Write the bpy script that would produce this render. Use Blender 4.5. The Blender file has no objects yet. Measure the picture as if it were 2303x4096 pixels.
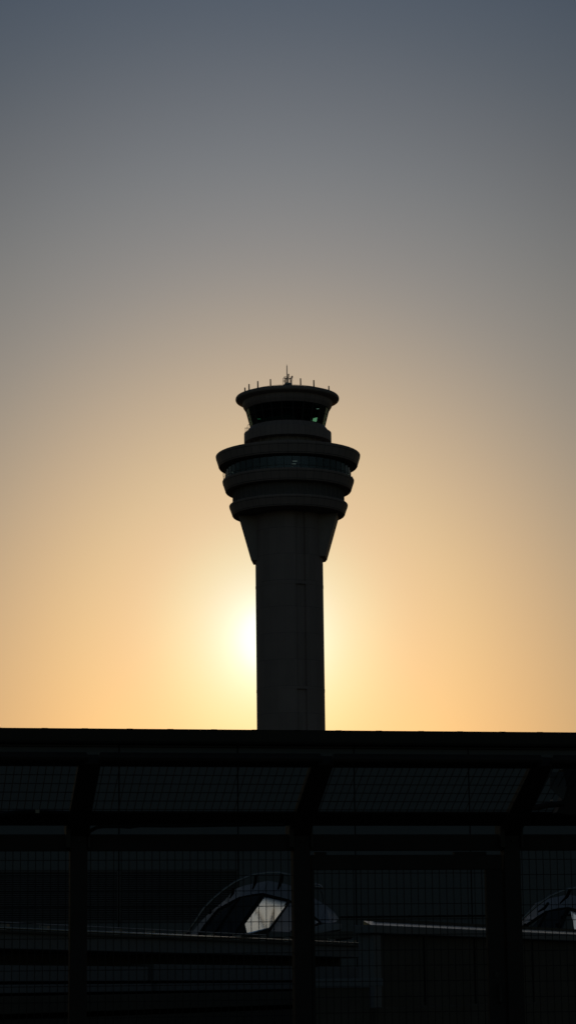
import bpy, bmesh, math, random
from mathutils import Vector, Matrix
random.seed(7)
R = math.radians
PI = math.pi
sc = bpy.context.scene
COL = sc.collection

# ------------------------------------------------------------------ camera
F = 85.0 / 36.0 * 4096.0            # focal length in photo pixels
PITCH, ROLL = R(11.1), R(0.66)
EYE = Vector((0, 0, 1.6))
fwd = Vector((0, math.cos(PITCH), math.sin(PITCH)))
r0 = Vector((1, 0, 0)); u0 = Vector((0, -math.sin(PITCH), math.cos(PITCH)))
rgt = r0 * math.cos(ROLL) - u0 * math.sin(ROLL)
upv = u0 * math.cos(ROLL) + r0 * math.sin(ROLL)
cam = bpy.data.objects.new('camera', bpy.data.cameras.new('camera'))
COL.objects.link(cam)
m = Matrix.Identity(4)
for i in range(3):
    m[i][0], m[i][1], m[i][2], m[i][3] = rgt[i], upv[i], -fwd[i], EYE[i]
cam.matrix_world = m
cam.data.sensor_fit = 'VERTICAL'; cam.data.sensor_height = 36.0; cam.data.sensor_width = 36.0
cam.data.lens = 85.0; cam.data.clip_start = 0.1; cam.data.clip_end = 20000
sc.camera = cam
cam.data.dof.use_dof = True; cam.data.dof.focus_distance = 430; cam.data.dof.aperture_fstop = 11


def ray(px, py):
    return (fwd + rgt * ((px - 1151.5) / F) - upv * ((py - 2048.0) / F))


def atY(px, py, Y):                  # point on the vertical plane y = Y
    d = ray(px, py); return EYE + d * (Y / d.y)


def atplane(px, py, P, n):
    d = ray(px, py); return EYE + d * ((P - EYE).dot(n) / d.dot(n))


def atz(px, py, z):
    d = ray(px, py); return EYE + d * ((z - EYE.z) / d.z)


# --------------------------------------------------------------- materials
def mat(name, col, rough=.6, metal=0., spec=.5, var=.12, scale=1.5, bump=0.0, rv=.1, coord='Object'):
    M = bpy.data.materials.new(name); M.use_nodes = True
    nt = M.node_tree; b = nt.nodes['Principled BSDF']
    tc = nt.nodes.new('ShaderNodeTexCoord')
    n = nt.nodes.new('ShaderNodeTexNoise'); n.inputs['Scale'].default_value = scale; n.inputs['Detail'].default_value = 6
    nt.links.new(tc.outputs[coord], n.inputs['Vector'])
    mr = nt.nodes.new('ShaderNodeMapRange'); mr.inputs['From Min'].default_value = .3; mr.inputs['From Max'].default_value = .7
    mr.inputs['To Min'].default_value = 1 - var; mr.inputs['To Max'].default_value = 1 + var
    nt.links.new(n.outputs['Fac'], mr.inputs['Value'])
    mx = nt.nodes.new('ShaderNodeMix'); mx.data_type = 'RGBA'; mx.blend_type = 'MULTIPLY'; mx.inputs['Factor'].default_value = 1
    mx.inputs['A'].default_value = (*col, 1)
    nt.links.new(mr.outputs['Result'], mx.inputs['B'])
    nt.links.new(mx.outputs['Result'], b.inputs['Base Color'])
    r2 = nt.nodes.new('ShaderNodeMapRange'); r2.inputs['To Min'].default_value = max(0, rough - rv); r2.inputs['To Max'].default_value = min(1, rough + rv)
    nt.links.new(n.outputs['Fac'], r2.inputs['Value']); nt.links.new(r2.outputs['Result'], b.inputs['Roughness'])
    b.inputs['Metallic'].default_value = metal
    b.inputs['Specular IOR Level'].default_value = spec
    if bump:
        bp = nt.nodes.new('ShaderNodeBump'); bp.inputs['Strength'].default_value = bump; bp.inputs['Distance'].default_value = .02
        nt.links.new(n.outputs['Fac'], bp.inputs['Height']); nt.links.new(bp.outputs['Normal'], b.inputs['Normal'])
    return M


def add_seams(M, nang, wang, zs=None, zw=.05, zoff=0., dark=.35):
    """panel joints of round cladding: every 1/nang of a turn, every zs metres of height (object axes)"""
    nt = M.node_tree; L = nt.links; N = nt.nodes.new
    b = nt.nodes['Principled BSDF']; src = b.inputs['Base Color'].links[0].from_socket
    tc = N('ShaderNodeTexCoord'); sp = N('ShaderNodeSeparateXYZ'); L.new(tc.outputs['Object'], sp.inputs[0])

    def mth(op, a, c=None):
        q = N('ShaderNodeMath'); q.operation = op
        for k, v in ((0, a), (1, c)):
            if v is None: continue
            if isinstance(v, (int, float)): q.inputs[k].default_value = v
            else: L.new(v, q.inputs[k])
        return q.outputs[0]
    at = mth('ARCTAN2', sp.outputs['Y'], sp.outputs['X'])
    fr = mth('FRACT', mth('ADD', mth('MULTIPLY', at, nang / (2 * PI)), 100.))
    line = mth('LESS_THAN', fr, wang)
    if zs:
        fz = mth('FRACT', mth('ADD', mth('DIVIDE', mth('ADD', sp.outputs['Z'], -zoff), zs), 100.))
        line = mth('MAXIMUM', line, mth('LESS_THAN', fz, zw / zs))
    # every panel a slightly different grey
    pid = mth('FLOOR', mth('ADD', mth('MULTIPLY', at, nang / (2 * PI)), 100.))
    if zs:
        pid = mth('ADD', pid, mth('MULTIPLY', mth('FLOOR', mth('DIVIDE', mth('ADD', sp.outputs['Z'], -zoff), zs)), 7.31))
    wn = N('ShaderNodeTexWhiteNoise'); wn.noise_dimensions = '1D'; L.new(pid, wn.inputs['W'])
    mr = N('ShaderNodeMapRange'); mr.inputs['To Min'].default_value = .93; mr.inputs['To Max'].default_value = 1.07
    L.new(wn.outputs['Value'], mr.inputs['Value'])
    f = mth('MULTIPLY', mr.outputs['Result'], mth('SUBTRACT', 1., mth('MULTIPLY', line, 1 - dark)))
    mx = N('ShaderNodeMix'); mx.data_type = 'RGBA'; mx.blend_type = 'MULTIPLY'; mx.inputs['Factor'].default_value = 1
    L.new(src, mx.inputs['A']); L.new(f, mx.inputs['B']); L.new(mx.outputs['Result'], b.inputs['Base Color'])
    return M


def glass(name, tint, ior=1.5):
    M = bpy.data.materials.new(name); M.use_nodes = True
    nt = M.node_tree; nt.nodes.remove(nt.nodes['Principled BSDF'])
    out = nt.nodes['Material Output']
    t = nt.nodes.new('ShaderNodeBsdfTransparent'); t.inputs[0].default_value = (*tint, 1)
    g = nt.nodes.new('ShaderNodeBsdfGlossy'); g.inputs['Roughness'].default_value = .02; g.inputs[0].default_value = (.9, .93, .92, 1)
    fr = nt.nodes.new('ShaderNodeFresnel')
    ge = nt.nodes.new('ShaderNodeNewGeometry'); mi = nt.nodes.new('ShaderNodeMapRange')
    mi.inputs['To Min'].default_value = ior; mi.inputs['To Max'].default_value = 1 / ior
    nt.links.new(ge.outputs['Backfacing'], mi.inputs['Value']); nt.links.new(mi.outputs['Result'], fr.inputs['IOR'])
    n = nt.nodes.new('ShaderNodeTexNoise'); n.inputs['Scale'].default_value = 6
    bp = nt.nodes.new('ShaderNodeBump'); bp.inputs['Strength'].default_value = .03; bp.inputs['Distance'].default_value = .01
    nt.links.new(n.outputs['Fac'], bp.inputs['Height']); nt.links.new(bp.outputs['Normal'], g.inputs['Normal'])
    mx = nt.nodes.new('ShaderNodeMixShader')
    nt.links.new(fr.outputs[0], mx.inputs[0]); nt.links.new(t.outputs[0], mx.inputs[1]); nt.links.new(g.outputs[0], mx.inputs[2])
    nt.links.new(mx.outputs[0], out.inputs[0])
    return M


def emit(name, col, s):
    M = bpy.data.materials.new(name); M.use_nodes = True
    b = M.node_tree.nodes['Principled BSDF']
    b.inputs['Base Color'].default_value = (*col, 1); b.inputs['Emission Color'].default_value = (*col, 1); b.inputs['Emission Strength'].default_value = s
    return M


CLAD = add_seams(mat('ring cladding', (.39, .32, .295), .5, .0, .4, .06, .4), 48, .035)  # warm tint in the tower colours stands in for haze before it
SHAFT = add_seams(mat('shaft cladding', (.41, .335, .31), .55, 0, .4, .06, .25), 26, .012, 4.75, .09, 1.3, .7)
PLAIN = mat('painted steel grey', (.40, .345, .31), .55, 0, .4, .08, .7)
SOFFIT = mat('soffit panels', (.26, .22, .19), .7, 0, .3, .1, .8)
LOUV = mat('louvre metal', (.40, .36, .33), .55, .2, .4, .1, 1)
MULL = mat('dark window frame', (.05, .05, .052), .5, .2, .5, .1, 3)
INNER = mat('dark interior', (.10, .095, .085), .8, 0, .2, .2, 1)
DECK = mat('roof membrane', (.15, .15, .15), .85, 0, .2, .15, .5)
STEEL = mat('galvanised steel', (.30, .31, .32), .4, .7, .5, .15, 8)
ANT = mat('antenna sleeve', (.10, .10, .10), .55, 0, .4, .1, 6)
REDL = mat('red beacon glass', (.45, .03, .01), .3, 0, .5, .05, 6)
GREEN = glass('green tinted cab glass', (.60, .84, .78))
SCREEN = glass('sky dimming sheet', (.30, .42, .40))  # added tinted sheet, dims one patch of sky behind the cab
TEAL = glass('grey tinted gallery glass', (.58, .70, .71), 1.75)
WALLP = mat('terminal wall panel', (.17, .19, .20), .6, 0, .35, .06, .3, .05)
JOINT = mat('open joint', (.02, .02, .02), .9, 0, .1, .1, 2)
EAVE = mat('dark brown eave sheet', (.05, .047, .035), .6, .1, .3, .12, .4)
LOUVD = mat('dark louvre blades', (.14, .14, .14), .6, .1, .3, .1, 1)
FENCE = mat('black brown fence paint', (.036, .031, .028), .6, .0, .35, .2, 6, .1)
FENCEL = mat('lighter fence paint', (.06, .055, .047), .6, .0, .35, .2, 6, .1)  # lighter brown for joint plates, bolts, handle and lock
WIRE = mat('coated wire', (.03, .03, .028), .55, .1, .4, .2, 20)
BAND = mat('blue grey fascia', (.21, .23, .25), .6, 0, .35, .1, .6, .05)
DARKW = mat('dark brown wall', (.13, .12, .10), .8, 0, .2, .15, 1.2, .1)
RAILM = mat('polished rail', (.7, .68, .64), .22, 1., .5, .08, 10)
FLASH = mat('bright metal flashing', (.34, .325, .31), .22, 1., .5, .08, 3)
TUBE = mat('brushed tube', (.35, .36, .36), .3, 1., .5, .15, 10)
PANE = mat('dark coated glass', (.05, .06, .065), .08, 0, .5, .1, 2, 0, .02)
PANEB = mat('blue grey roof sheet', (.30, .31, .33), .5, 0, .5, .08, 2)
PANEL = mat('silvered glass', (.66, .80, .80), .2, 1., .5, .03, 2, 0, .03)
GROUND = mat('asphalt', (.05, .05, .052), .9, 0, .3, .25, .6, .2)
PLASTIC = mat('grey plastic housing', (.10, .11, .12), .5, 0, .4, .1, 6)
RUBBER = mat('black cable sheath', (.015, .015, .015), .6, 0, .3, .1, 10)
TUBEL = emit('lit lamp tube', (1., .95, .82), 3.2)
GLINT = mat('blue glint gloss', (.05, .08, .12), .05, 0, .8, .05, 5)  # glossy blue, only for the added glint on the cable


# ------------------------------------------------------------ mesh helpers
def quad(bm, *pts):
    return bm.faces.new([bm.verts.new(p) for p in pts])


def box(bm, c, s, M=None):
    """axis box, centre c, full size s, optional matrix"""
    vs = []
    for dx in (-.5, .5):
        for dy in (-.5, .5):
            for dz in (-.5, .5):
                p = Vector((c[0] + dx * s[0], c[1] + dy * s[1], c[2] + dz * s[2]))
                vs.append(bm.verts.new(M @ p if M else p))
    for f in ((0, 1, 3, 2), (4, 6, 7, 5), (0, 4, 5, 1), (2, 3, 7, 6), (0, 2, 6, 4), (1, 5, 7, 3)):
        bm.faces.new([vs[i] for i in f])


def prism(bm, poly, ext):
    """closed solid: polygon points and the same points moved by ext"""
    ext = Vector(ext)
    a = [bm.verts.new(p) for p in poly]; b = [bm.verts.new(Vector(p) + ext) for p in poly]
    n = len(a)
    bm.faces.new(a[::-1]); bm.faces.new(b)
    for i in range(n):
        bm.faces.new((a[i], a[(i + 1) % n], b[(i + 1) % n], b[i]))


def tube(bm, path, r, seg=8, cap=True):
    path = [Vector(p) for p in path]; n = len(path)
    rr = r if isinstance(r, (list, tuple)) else [r] * n
    rings = []; prev = None
    for i, p in enumerate(path):
        t = (path[min(i + 1, n - 1)] - path[max(i - 1, 0)]).normalized()
        if prev is None:
            a = t.orthogonal().normalized()
        else:
            a = (prev - t * prev.dot(t)).normalized()
        prev = a; b = t.cross(a)
        rings.append([bm.verts.new(p + (a * math.cos(2 * PI * k / seg) + b * math.sin(2 * PI * k / seg)) * rr[i]) for k in range(seg)])
    for i in range(n - 1):
        for k in range(seg):
            bm.faces.new((rings[i][k], rings[i][(k + 1) % seg], rings[i + 1][(k + 1) % seg], rings[i + 1][k]))
    if cap:
        bm.faces.new(rings[0][::-1]); bm.faces.new(rings[-1])


def lathe(bm, prof, n, off=0., close=False):
    """profile [(r,z)] turned round z"""
    rings = []
    for r, z in prof:
        if r < 1e-4: rings.append([bm.verts.new((0, 0, z))])
        else: rings.append([bm.verts.new((r * math.cos(2 * PI * k / n + off), r * math.sin(2 * PI * k / n + off), z)) for k in range(n)])
    prs = list(zip(rings[:-1], rings[1:]))
    if close: prs.append((rings[-1], rings[0]))
    for A, B in prs:
        for k in range(n):
            k2 = (k + 1) % n
            if len(A) == 1 and len(B) == 1: continue
            if len(A) == 1: bm.faces.new((A[0], B[k2], B[k]))
            elif len(B) == 1: bm.faces.new((A[k], A[k2], B[0]))
            else: bm.faces.new((A[k], A[k2], B[k2], B[k]))


def sector(bm, r1, r2, z1, z2, a1, a2, n=2, rtop=None):
    """solid piece of a ring between two angles; rtop=(r1,r2) at the top when leaning"""
    rt = rtop or (r1, r2); cols = []
    for i in range(n + 1):
        a = a1 + (a2 - a1) * i / n; c, s = math.cos(a), math.sin(a)
        cols.append([bm.verts.new((rad * c, rad * s, z)) for rad, z in ((r1, z1), (r2, z1), (rt[1], z2), (rt[0], z2))])
    for A, B in zip(cols[:-1], cols[1:]):
        for k in range(4):
            bm.faces.new((A[k], A[(k + 1) % 4], B[(k + 1) % 4], B[k]))
    bm.faces.new(cols[0][::-1]); bm.faces.new(cols[-1])


def obj(name, bm, material, parent=None, smooth=False, bevel=0, loc=None):
    """link bm as one mesh object; coordinates are local to the parent (or to loc)"""
    bmesh.ops.recalc_face_normals(bm, faces=bm.faces)
    me = bpy.data.meshes.new(name); bm.to_mesh(me); bm.free()
    me.materials.append(material)
    if smooth:
        for p in me.polygons: p.use_smooth = True
    o = bpy.data.objects.new(name, me); COL.objects.link(o)
    if parent: o.parent = parent
    if loc: o.location = loc
    if bevel:
        b = o.modifiers.new('bevel', 'BEVEL'); b.width = bevel; b.segments = 2; b.limit_method = 'ANGLE'
    return o


def thing(name, label, cat, loc=(0, 0, 0), rz=0., group=None):
    o = bpy.data.objects.new(name, None); COL.objects.link(o)
    o.location = loc; o.rotation_euler = (0, 0, rz); o['label'] = label; o['category'] = cat
    o.empty_display_size = .5
    if group: o['group'] = group
    return o


def dup(o, parent, **kw):
    c = o.copy(); COL.objects.link(c); c.parent = parent
    for k, v in kw.items(): setattr(c, k, v)
    return c


def B(): return bmesh.new()


# -------------------------------------------------------------------- sky
SUN_EL, SUN_AZ = R(8.1), R(-0.43)            # azimuth from +Y towards +X
sdir = Vector((math.sin(SUN_AZ) * math.cos(SUN_EL), math.cos(SUN_AZ) * math.cos(SUN_EL), math.sin(SUN_EL)))
w = bpy.data.worlds.new("World"); sc.world = w; w.use_nodes = True
nt = w.node_tree; L = nt.links; N = nt.nodes.new
bg = nt.nodes['Background']
sky = N('ShaderNodeTexSky'); sky.sky_type = 'NISHITA'; sky.sun_disc = False
sky.sun_elevation = SUN_EL; sky.sun_rotation = SUN_AZ
sky.air_density = 1.0; sky.dust_density = 1.0; sky.ozone_density = 1.0
bg.inputs['Strength'].default_value = .1
# forward scattering by low haze: the sky is graded by the angle from the sun and the height above the horizon
HAZE = [(0, 3.4, 5.0, 8.), (.5, 3.0, 4.15, 6.4), (1, 2.66, 3.3, 4.55), (1.5, 2.48, 2.85, 3.5), (2.2, 2.38, 2.5, 2.7), (3.2, 2.32, 2.16, 2.15), (4.5, 2.20, 2.0, 1.90), (6, 1.97, 1.78, 1.75),
        (7.5, 1.68, 1.57, 1.64), (9, 1.42, 1.39, 1.53), (11, 1.20, 1.21, 1.33), (13, 1.01, 1.01, 1.08), (15, .82, .84, .89), (17.5, .68, .71, .75), (30, .80, .80, .80), (55, 1., 1., 1.)]
EB = (.0231, .0428, .0681)
tc = N('ShaderNodeTexCoord')


def mth(op, a, c=None):
    q = N('ShaderNodeMath'); q.operation = op
    for k, v in ((0, a), (1, c)):
        if v is None: continue
        if isinstance(v, (int, float)): q.inputs[k].default_value = v
        else: L.new(v, q.inputs[k])
    return q.outputs[0]


nrmz = N('ShaderNodeVectorMath'); nrmz.operation = 'NORMALIZE'; L.new(tc.outputs['Generated'], nrmz.inputs[0])
dt = N('ShaderNodeVectorMath'); dt.operation = 'DOT_PRODUCT'; L.new(nrmz.outputs[0], dt.inputs[0]); dt.inputs[1].default_value = sdir
theta = mth('MULTIPLY', mth('ARCCOSINE', mth('MINIMUM', dt.outputs['Value'], 1.)), 180 / PI)
spz = N('ShaderNodeSeparateXYZ'); L.new(nrmz.outputs[0], spz.inputs[0])
elev = mth('MULTIPLY', mth('ARCSINE', spz.outputs['Z']), 180 / PI)
fall = N('ShaderNodeMapRange'); fall.inputs['From Min'].default_value = 18; fall.inputs['From Max'].default_value = 50
fall.inputs['To Min'].default_value = 1; fall.inputs['To Max'].default_value = 0; L.new(theta, fall.inputs['Value'])
ex = mth('MULTIPLY', mth('MINIMUM', mth('MAXIMUM', mth('SUBTRACT', elev, 8.), -8.), 20.), fall.outputs[0])
chan = []
sxyz = N('ShaderNodeSeparateColor'); L.new(sky.outputs[0], sxyz.inputs[0])
for ci in range(3):
    fc = N('ShaderNodeFloatCurve'); cv = fc.mapping.curves[0]; fc.mapping.use_clip = True
    pts_ = [(math.sqrt(h[0] / 55.), h[1 + ci] / 20.) for h in HAZE]
    cv.points[0].location = pts_[0]; cv.points[1].location = pts_[-1]
    for p in pts_[1:-1]: cv.points.new(*p)
    fc.mapping.update()
    L.new(mth('SQRT', mth('DIVIDE', theta, 55.)), fc.inputs['Value'])
    k_ = mth('MULTIPLY', mth('MULTIPLY', fc.outputs[0], 20.), mth('POWER', math.exp(EB[ci]), ex))
    chan.append(mth('MULTIPLY', sxyz.outputs[ci], k_))
comb = N('ShaderNodeCombineColor')
for ci in range(3): L.new(chan[ci], comb.inputs[ci])
L.new(comb.outputs[0], bg.inputs['Color'])
#ENDGLOW
sun = bpy.data.objects.new('sun', bpy.data.lights.new('sun', 'SUN')); COL.objects.link(sun)
sun.data.energy = 2.0; sun.data.angle = R(.5); sun.data.color = (1., .72, .42)
sun.rotation_euler = (-sdir).to_track_quat('-Z', 'Y').to_euler()
sun.location = (0, 60, 60)

# ----------------------------------------------------------------- ground
bm = B(); n = 24
for i in range(n):
    for j in range(n):
        x0, x1 = -6000 + 12000 * i / n, -6000 + 12000 * (i + 1) / n
        y0, y1 = -3000 + 12000 * j / n, -3000 + 12000 * (j + 1) / n
        quad(bm, (x0, y0, 0), (x1, y0, 0), (x1, y1, 0), (x0, y1, 0))
bmesh.ops.remove_doubles(bm, verts=bm.verts, dist=.01)
g = obj('ground', bm, GROUND); g['kind'] = 'structure'

# ------------------------------------------------------------------- tower
TY = 430.0
def ax(y): return 1148.9 + (y - 1600) * .0115


TB = atY(ax(2900), 2900, TY)
tower = thing('control_tower', 'tall round airport control tower with three stepped gallery rings, dark against the low sun', 'control tower', (TB.x, TY, 0))


def tz(y):                              # height of a ring whose side extremes sit at photo row y
    return atY(ax(y), y, TY).z


def tr(y, half):
    P = atY(ax(y), y, TY); return half * (P - EYE).dot(fwd) / F


def rz_(y, half): return (tr(y, half), tz(y))


FRONT = -PI / 2                         # azimuth that faces the camera
# shaft with a shallow vertical slot a little right of the front
rs = tr(2600, 135.8)
ztop, nA = tz(2060), 120
slot = (FRONT + R(10.5), FRONT + R(28.5))
angs = sorted([2 * PI * k / nA - PI for k in range(nA)] + [slot[0], slot[0] + 1e-3, slot[1], slot[1] - 1e-3])
def rad(a): return rs - .42 if slot[0] < a < slot[1] else rs
bm = B()
levels = [0, 10] + [tz(2850) + 4.75 * k for k in range(0, 9)]
levels = [z for z in levels if z < ztop - 1] + [ztop]
rings = []
for z in levels:
    rings.append([bm.verts.new((rad(a) * math.cos(a), rad(a) * math.sin(a), z)) for a in angs])
for A_, B_ in zip(rings[:-1], rings[1:]):
    for k in range(len(angs)):
        k2 = (k + 1) % len(angs); bm.faces.new((A_[k], A_[k2], B_[k2], B_[k]))
bm.faces.new(rings[-1])
SHAFT_O = obj('shaft', bm, SHAFT, tower)
for z in (tz(2345), tz(2760)):          # the two raised joints
    bm = B(); lathe(bm, [(rs - .05, z - .5), (rs + .03, z - .48), (rs + .03, z), (rs - .05, z + .03)], 96)
    obj('joint_band', bm, SHAFT, tower, smooth=False)

# tapered fins that carry the lowest ring
def fin(azm, bottom):
    bm = B(); w_ = 2.5
    c, s = math.cos(azm), math.sin(azm); u = Vector((c, s, 0)); v = Vector((-s, c, 0))
    rt, zt = tr(2081, 198), tz(2066)
    rb, zb = tr(2240, 148), tz(bottom)
    poly = [u * (rs - 1.2) + Vector((0, 0, zb)), u * rb + Vector((0, 0, zb)), u * rt + Vector((0, 0, zt)), u * (rs - 1.2) + Vector((0, 0, zt))]
    prism(bm, [p - v * w_ for p in poly], v * 2 * w_)
    return bm


FINS = []
for azd, bot in ((176, 2247), (-4, 2237), (86, 2240), (131, 2240), (41, 2240)):
    FINS.append(obj('bracket_fin', fin(R(azd), bot), PLAIN, tower, bevel=.08))
NR = 48
OFF = PI / NR
def gallery(y1, h1, lip, y2, h2, rin, ytop_in):
    """one leaning ring: top edge, short upright lip, sloping face, flat soffit"""
    r1, z1 = rz_(y1, h1); r2, z2 = rz_(y2, h2)
    zl = tz(y1 + lip); ri = tr(y2, rin)
    bm = B()
    lathe(bm, [(ri, z1 - .25), (r1 - .5, z1 - .05), (r1 - .06, z1), (r1, z1 - .08), (r1, zl), (r2, z2 + .05), (r2 - .05, z2)], NR, OFF)
    o = obj('gallery_ring', bm, CLAD, tower)
    for f, wd in ((.13, .07), (.86, .07)):          # two horizontal seams
        bm = B(); rr = r1 + (r2 - r1) * f; zz = zl + (z2 - zl) * f
        lathe(bm, [(rr - .03, zz - wd / 2), (rr + .012, zz - wd / 2), (rr + .012, zz + wd / 2), (rr - .03, zz + wd / 2)], NR, OFF)
        obj('seam', bm, MULL, o)
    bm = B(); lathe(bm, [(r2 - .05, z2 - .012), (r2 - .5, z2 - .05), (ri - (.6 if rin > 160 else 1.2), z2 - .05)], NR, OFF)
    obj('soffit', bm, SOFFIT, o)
    return o


g_top = gallery(1824, 288.5, 7, 1871, 276.5, 250, 0)
g_mid = gallery(1924, 263, 6, 1969, 250.5, 222, 0)
g_low = gallery(2022, 237, 6, 2065, 224, 150, 0)

# roof deck inside the top ring
bm = B(); lathe(bm, [(tr(1824, 287), tz(1824) - .3), (0, tz(1824) - .1)], NR, OFF); obj('roof_deck', bm, DECK, tower)

# glazed gallery band between the two upper rings: core wall, then window by window
zb_, zt_ = tz(1924) - .1, tz(1871)
rw = tr(1890, 251)
bm = B(); lathe(bm, [(rw - 3.6, zb_ - .5), (rw - 3.6, zt_ + .3)], 64); obj('core_wall', bm, INNER, tower)
bm = B(); lathe(bm, [(rw - .1, zb_ + .02), (rw - 3.6, zb_ + .02)], 64); obj('gallery_floor', bm, INNER, tower)
step = 2 * PI / NR
def window_ring(r1, z1, r2, z2, n, frm, gls, transom, depth=.14, fw=.10):
    st = 2 * PI / n; first = None
    bm = B(); a0, a1 = -st / 2, st / 2; e = fw / r1
    lean = (r2 - r1)
    sector(bm, r1 - depth, r1, z1, z2, a0, a0 + e / 2, 1, (r2 - depth, r2))
    sector(bm, r1 - depth, r1, z1, z2, a1 - e / 2, a1, 1, (r2 - depth, r2))
    def rat(z): return r1 + lean * (z - z1) / (z2 - z1)
    for za, zb in ((z1, z1 + .12), (z2 - .12, z2), (transom, transom + .08)):
        ra, rb = rat(za), rat(zb)
        sector(bm, ra - depth + .015, ra - .02, za, zb, a0 + e / 2, a1 - e / 2, 1, (rb - depth + .015, rb - .02))
    win = obj('window', bm, frm, tower)
    bm = B()
    sector(bm, rat(z1 + .1) - .07, rat(z1 + .1) - .055, z1 + .1, z2 - .1, a0 + e / 2, a1 - e / 2, 1, (rat(z2 - .1) - .07, rat(z2 - .1) - .055))
    pn = obj('pane', bm, gls, win)
    out = [win]
    for k in range(1, n):
        c = dup(win, tower, rotation_euler=(0, 0, st * k)); dup(pn, c); out.append(c)
    return out


wins = window_ring(rw, zb_, rw, zt_ - .04, NR, MULL, TEAL, zb_ + (zt_ - zb_) * .25)
# lit tubes on the gallery ceiling behind the glass
for (x, y, ln) in ((1178, 1844.5, 21), (1174, 1855.5, 17), (1169, 1866.5, 4), (930, 1888, 7), (929, 1891, 5)):
    P = atY(x, y, TY - (10.6 if x > 1000 else 2.3)) - Vector((TB.x, TY, 0))
    wdt = ln * .0455
    bm = B(); box(bm, P, (wdt, .05, .04)); obj('ceiling_lamp', bm, TUBEL, tower)

# louvred band between the two lower rings
rl = tr(1995, 223); zl0, zl1 = tz(2022) - .1, tz(1969)
bm = B(); lathe(bm, [(rl - .12, zl0 - .3), (rl - .12, zl1 + .1)], NR, OFF); obj('band_wall', bm, MULL, tower)
bm = B(); nl = 16
for k in range(nl):
    z = zl0 + (zl1 - zl0) * (k + .2) / nl; h = (zl1 - zl0) / nl
    sector(bm, rl - .10, rl - .01, z, z + h * .6, -step / 2 + .006, step / 2 - .006, 1, (rl - .12, rl - .07))
sector(bm, rl - .12, rl + .02, zl0, zl1 - .03, -step / 2, -step / 2 + .005, 1)
lv = obj('louvre_panel', bm, LOUV, tower)
for k in range(1, NR): dup(lv, tower, rotation_euler=(0, 0, step * k))

# drum under the cab with its open recess below
rd = tr(1736, 174.3); zd1, zd0 = tz(1736), tz(1773.5)
bm = B(); lathe(bm, [(tr(1714, 150), tz(1713) - .02), (tr(1714, 152), tz(1714)), (rd - .25, zd1 + .05), (rd, zd1), (rd, zd0), (rd - .3, zd0 - .02), (tr(1775, 140), zd0 - .02)], NR, OFF)
obj('drum', bm, CLAD, tower)
zdeck = tz(1824) - .25
bm = B(); lathe(bm, [(tr(1780, 140), zdeck - .1), (tr(1780, 140), zd0)], NR, OFF); obj('recess_wall', bm, LOUV, tower)
bm = B(); sector(bm, rd - 1.25, rd - 1.05, zdeck - .1, zd0 + .02, -.012, .012, 1); ps = obj('recess_post', bm, LOUV, tower, bevel=.02)
for k in range(1, 24): dup(ps, tower, rotation_euler=(0, 0, 2 * PI * k / 24))

# cab glazing
rc0, zc0 = tr(1713, 149), tz(1713)
rc1, zc1 = tr(1642, 167.5), tz(1642)
cabw = window_ring(rc0, zc0, rc1, zc1, 24, MULL, GREEN, zc0 + (zc1 - zc0) * .62, .2, .16)
bm = B(); lathe(bm, [(0, zc0 - .05), (rc0 - .2, zc0 - .05)], 48); obj('cab_floor', bm, INNER, tower)
bm = B(); lathe(bm, [(0, zc1 + .02), (rc1 - .25, zc1 + .02)], 48); obj('cab_ceiling', bm, INNER, tower)
bm = B(); lathe(bm, [(1.6, zc0), (1.6, zc1)], 24); obj('cab_core', bm, INNER, tower)
P = atY(1272, 1635, TY - 4.) - Vector((TB.x, TY, 0))
bm = B(); box(bm, P, (.6, .06, .05)); obj('ceiling_lamp', bm, TUBEL, tower)
# controllers' desks and added panels that mask sky seen through the cab
for a0, a1, h in ((20, 44, 1.15), (48, 118, 1.25), (121, 150, 1.1), (-12, 17, .9), (-150, -78, 1.0), (153, 205, 1.05)):
    bm = B(); sector(bm, rc0 - 1.5, rc0 - .8, zc0, zc0 + h, R(a0), R(a1), 8, (rc0 - 1.3, rc0 - .8)); obj('control_desk', bm, INNER, tower)
for k in range(24):
    azd = 15 * k
    d = (azd - 90 + 180) % 360 - 180              # from straight behind; + = left in the picture
    if abs(d) > 80: continue
    if d == -45: continue
    bm = B(); a0, a1 = R(azd - 7.4), R(azd + 7.4)
    zlo = zc0 + (.1 if d != 45 else .4)
    f = (zlo - zc0) / (zc1 - zc0)
    sector(bm, rc0 + (rc1 - rc0) * f - .36, rc0 + (rc1 - rc0) * f - .32, zlo, zc1 - .05, a0, a1, 2, (rc1 - .36, rc1 - .32))
    obj('sky_mask', bm, SCREEN if d == 45 else INNER, tower)

# cab roof: collar, soffit, rim, low dome
prof = [(rc1 - .3, zc1 + .0), (rc1 + .05, zc1 - .02), (tr(1631, 176), tz(1631)), (tr(1624, 178.5), tz(1624)), (tr(1611, 180), tz(1611))]
bm = B(); lathe(bm, prof, NR, OFF); collar = obj('roof_collar', bm, CLAD, tower)
bm = B(); lathe(bm, [(tr(1611, 180) - .02, tz(1611.3)), rz_(1607, 200), rz_(1605, 204.5), rz_(1602, 206.3), rz_(1598, 207), rz_(1594, 206.3), rz_(1590.5, 204), (tr(1588, 198), tz(1588.5)), (tr(1585, 120), tz(1583)), (tr(1585, 30), tz(1579.5)), (0, tz(1579))], 96)
ROOF = obj('cab_roof', bm, PLAIN, tower, smooth=True)
bm = B(); lathe(bm, [(tr(1580, 27), tz(1581)), (tr(1580, 27), tz(1577.5)), (tr(1580, 22), tz(1576.5)), (0, tz(1576.5))], 32); obj('roof_cap', bm, PLAIN, ROOF)
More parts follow.
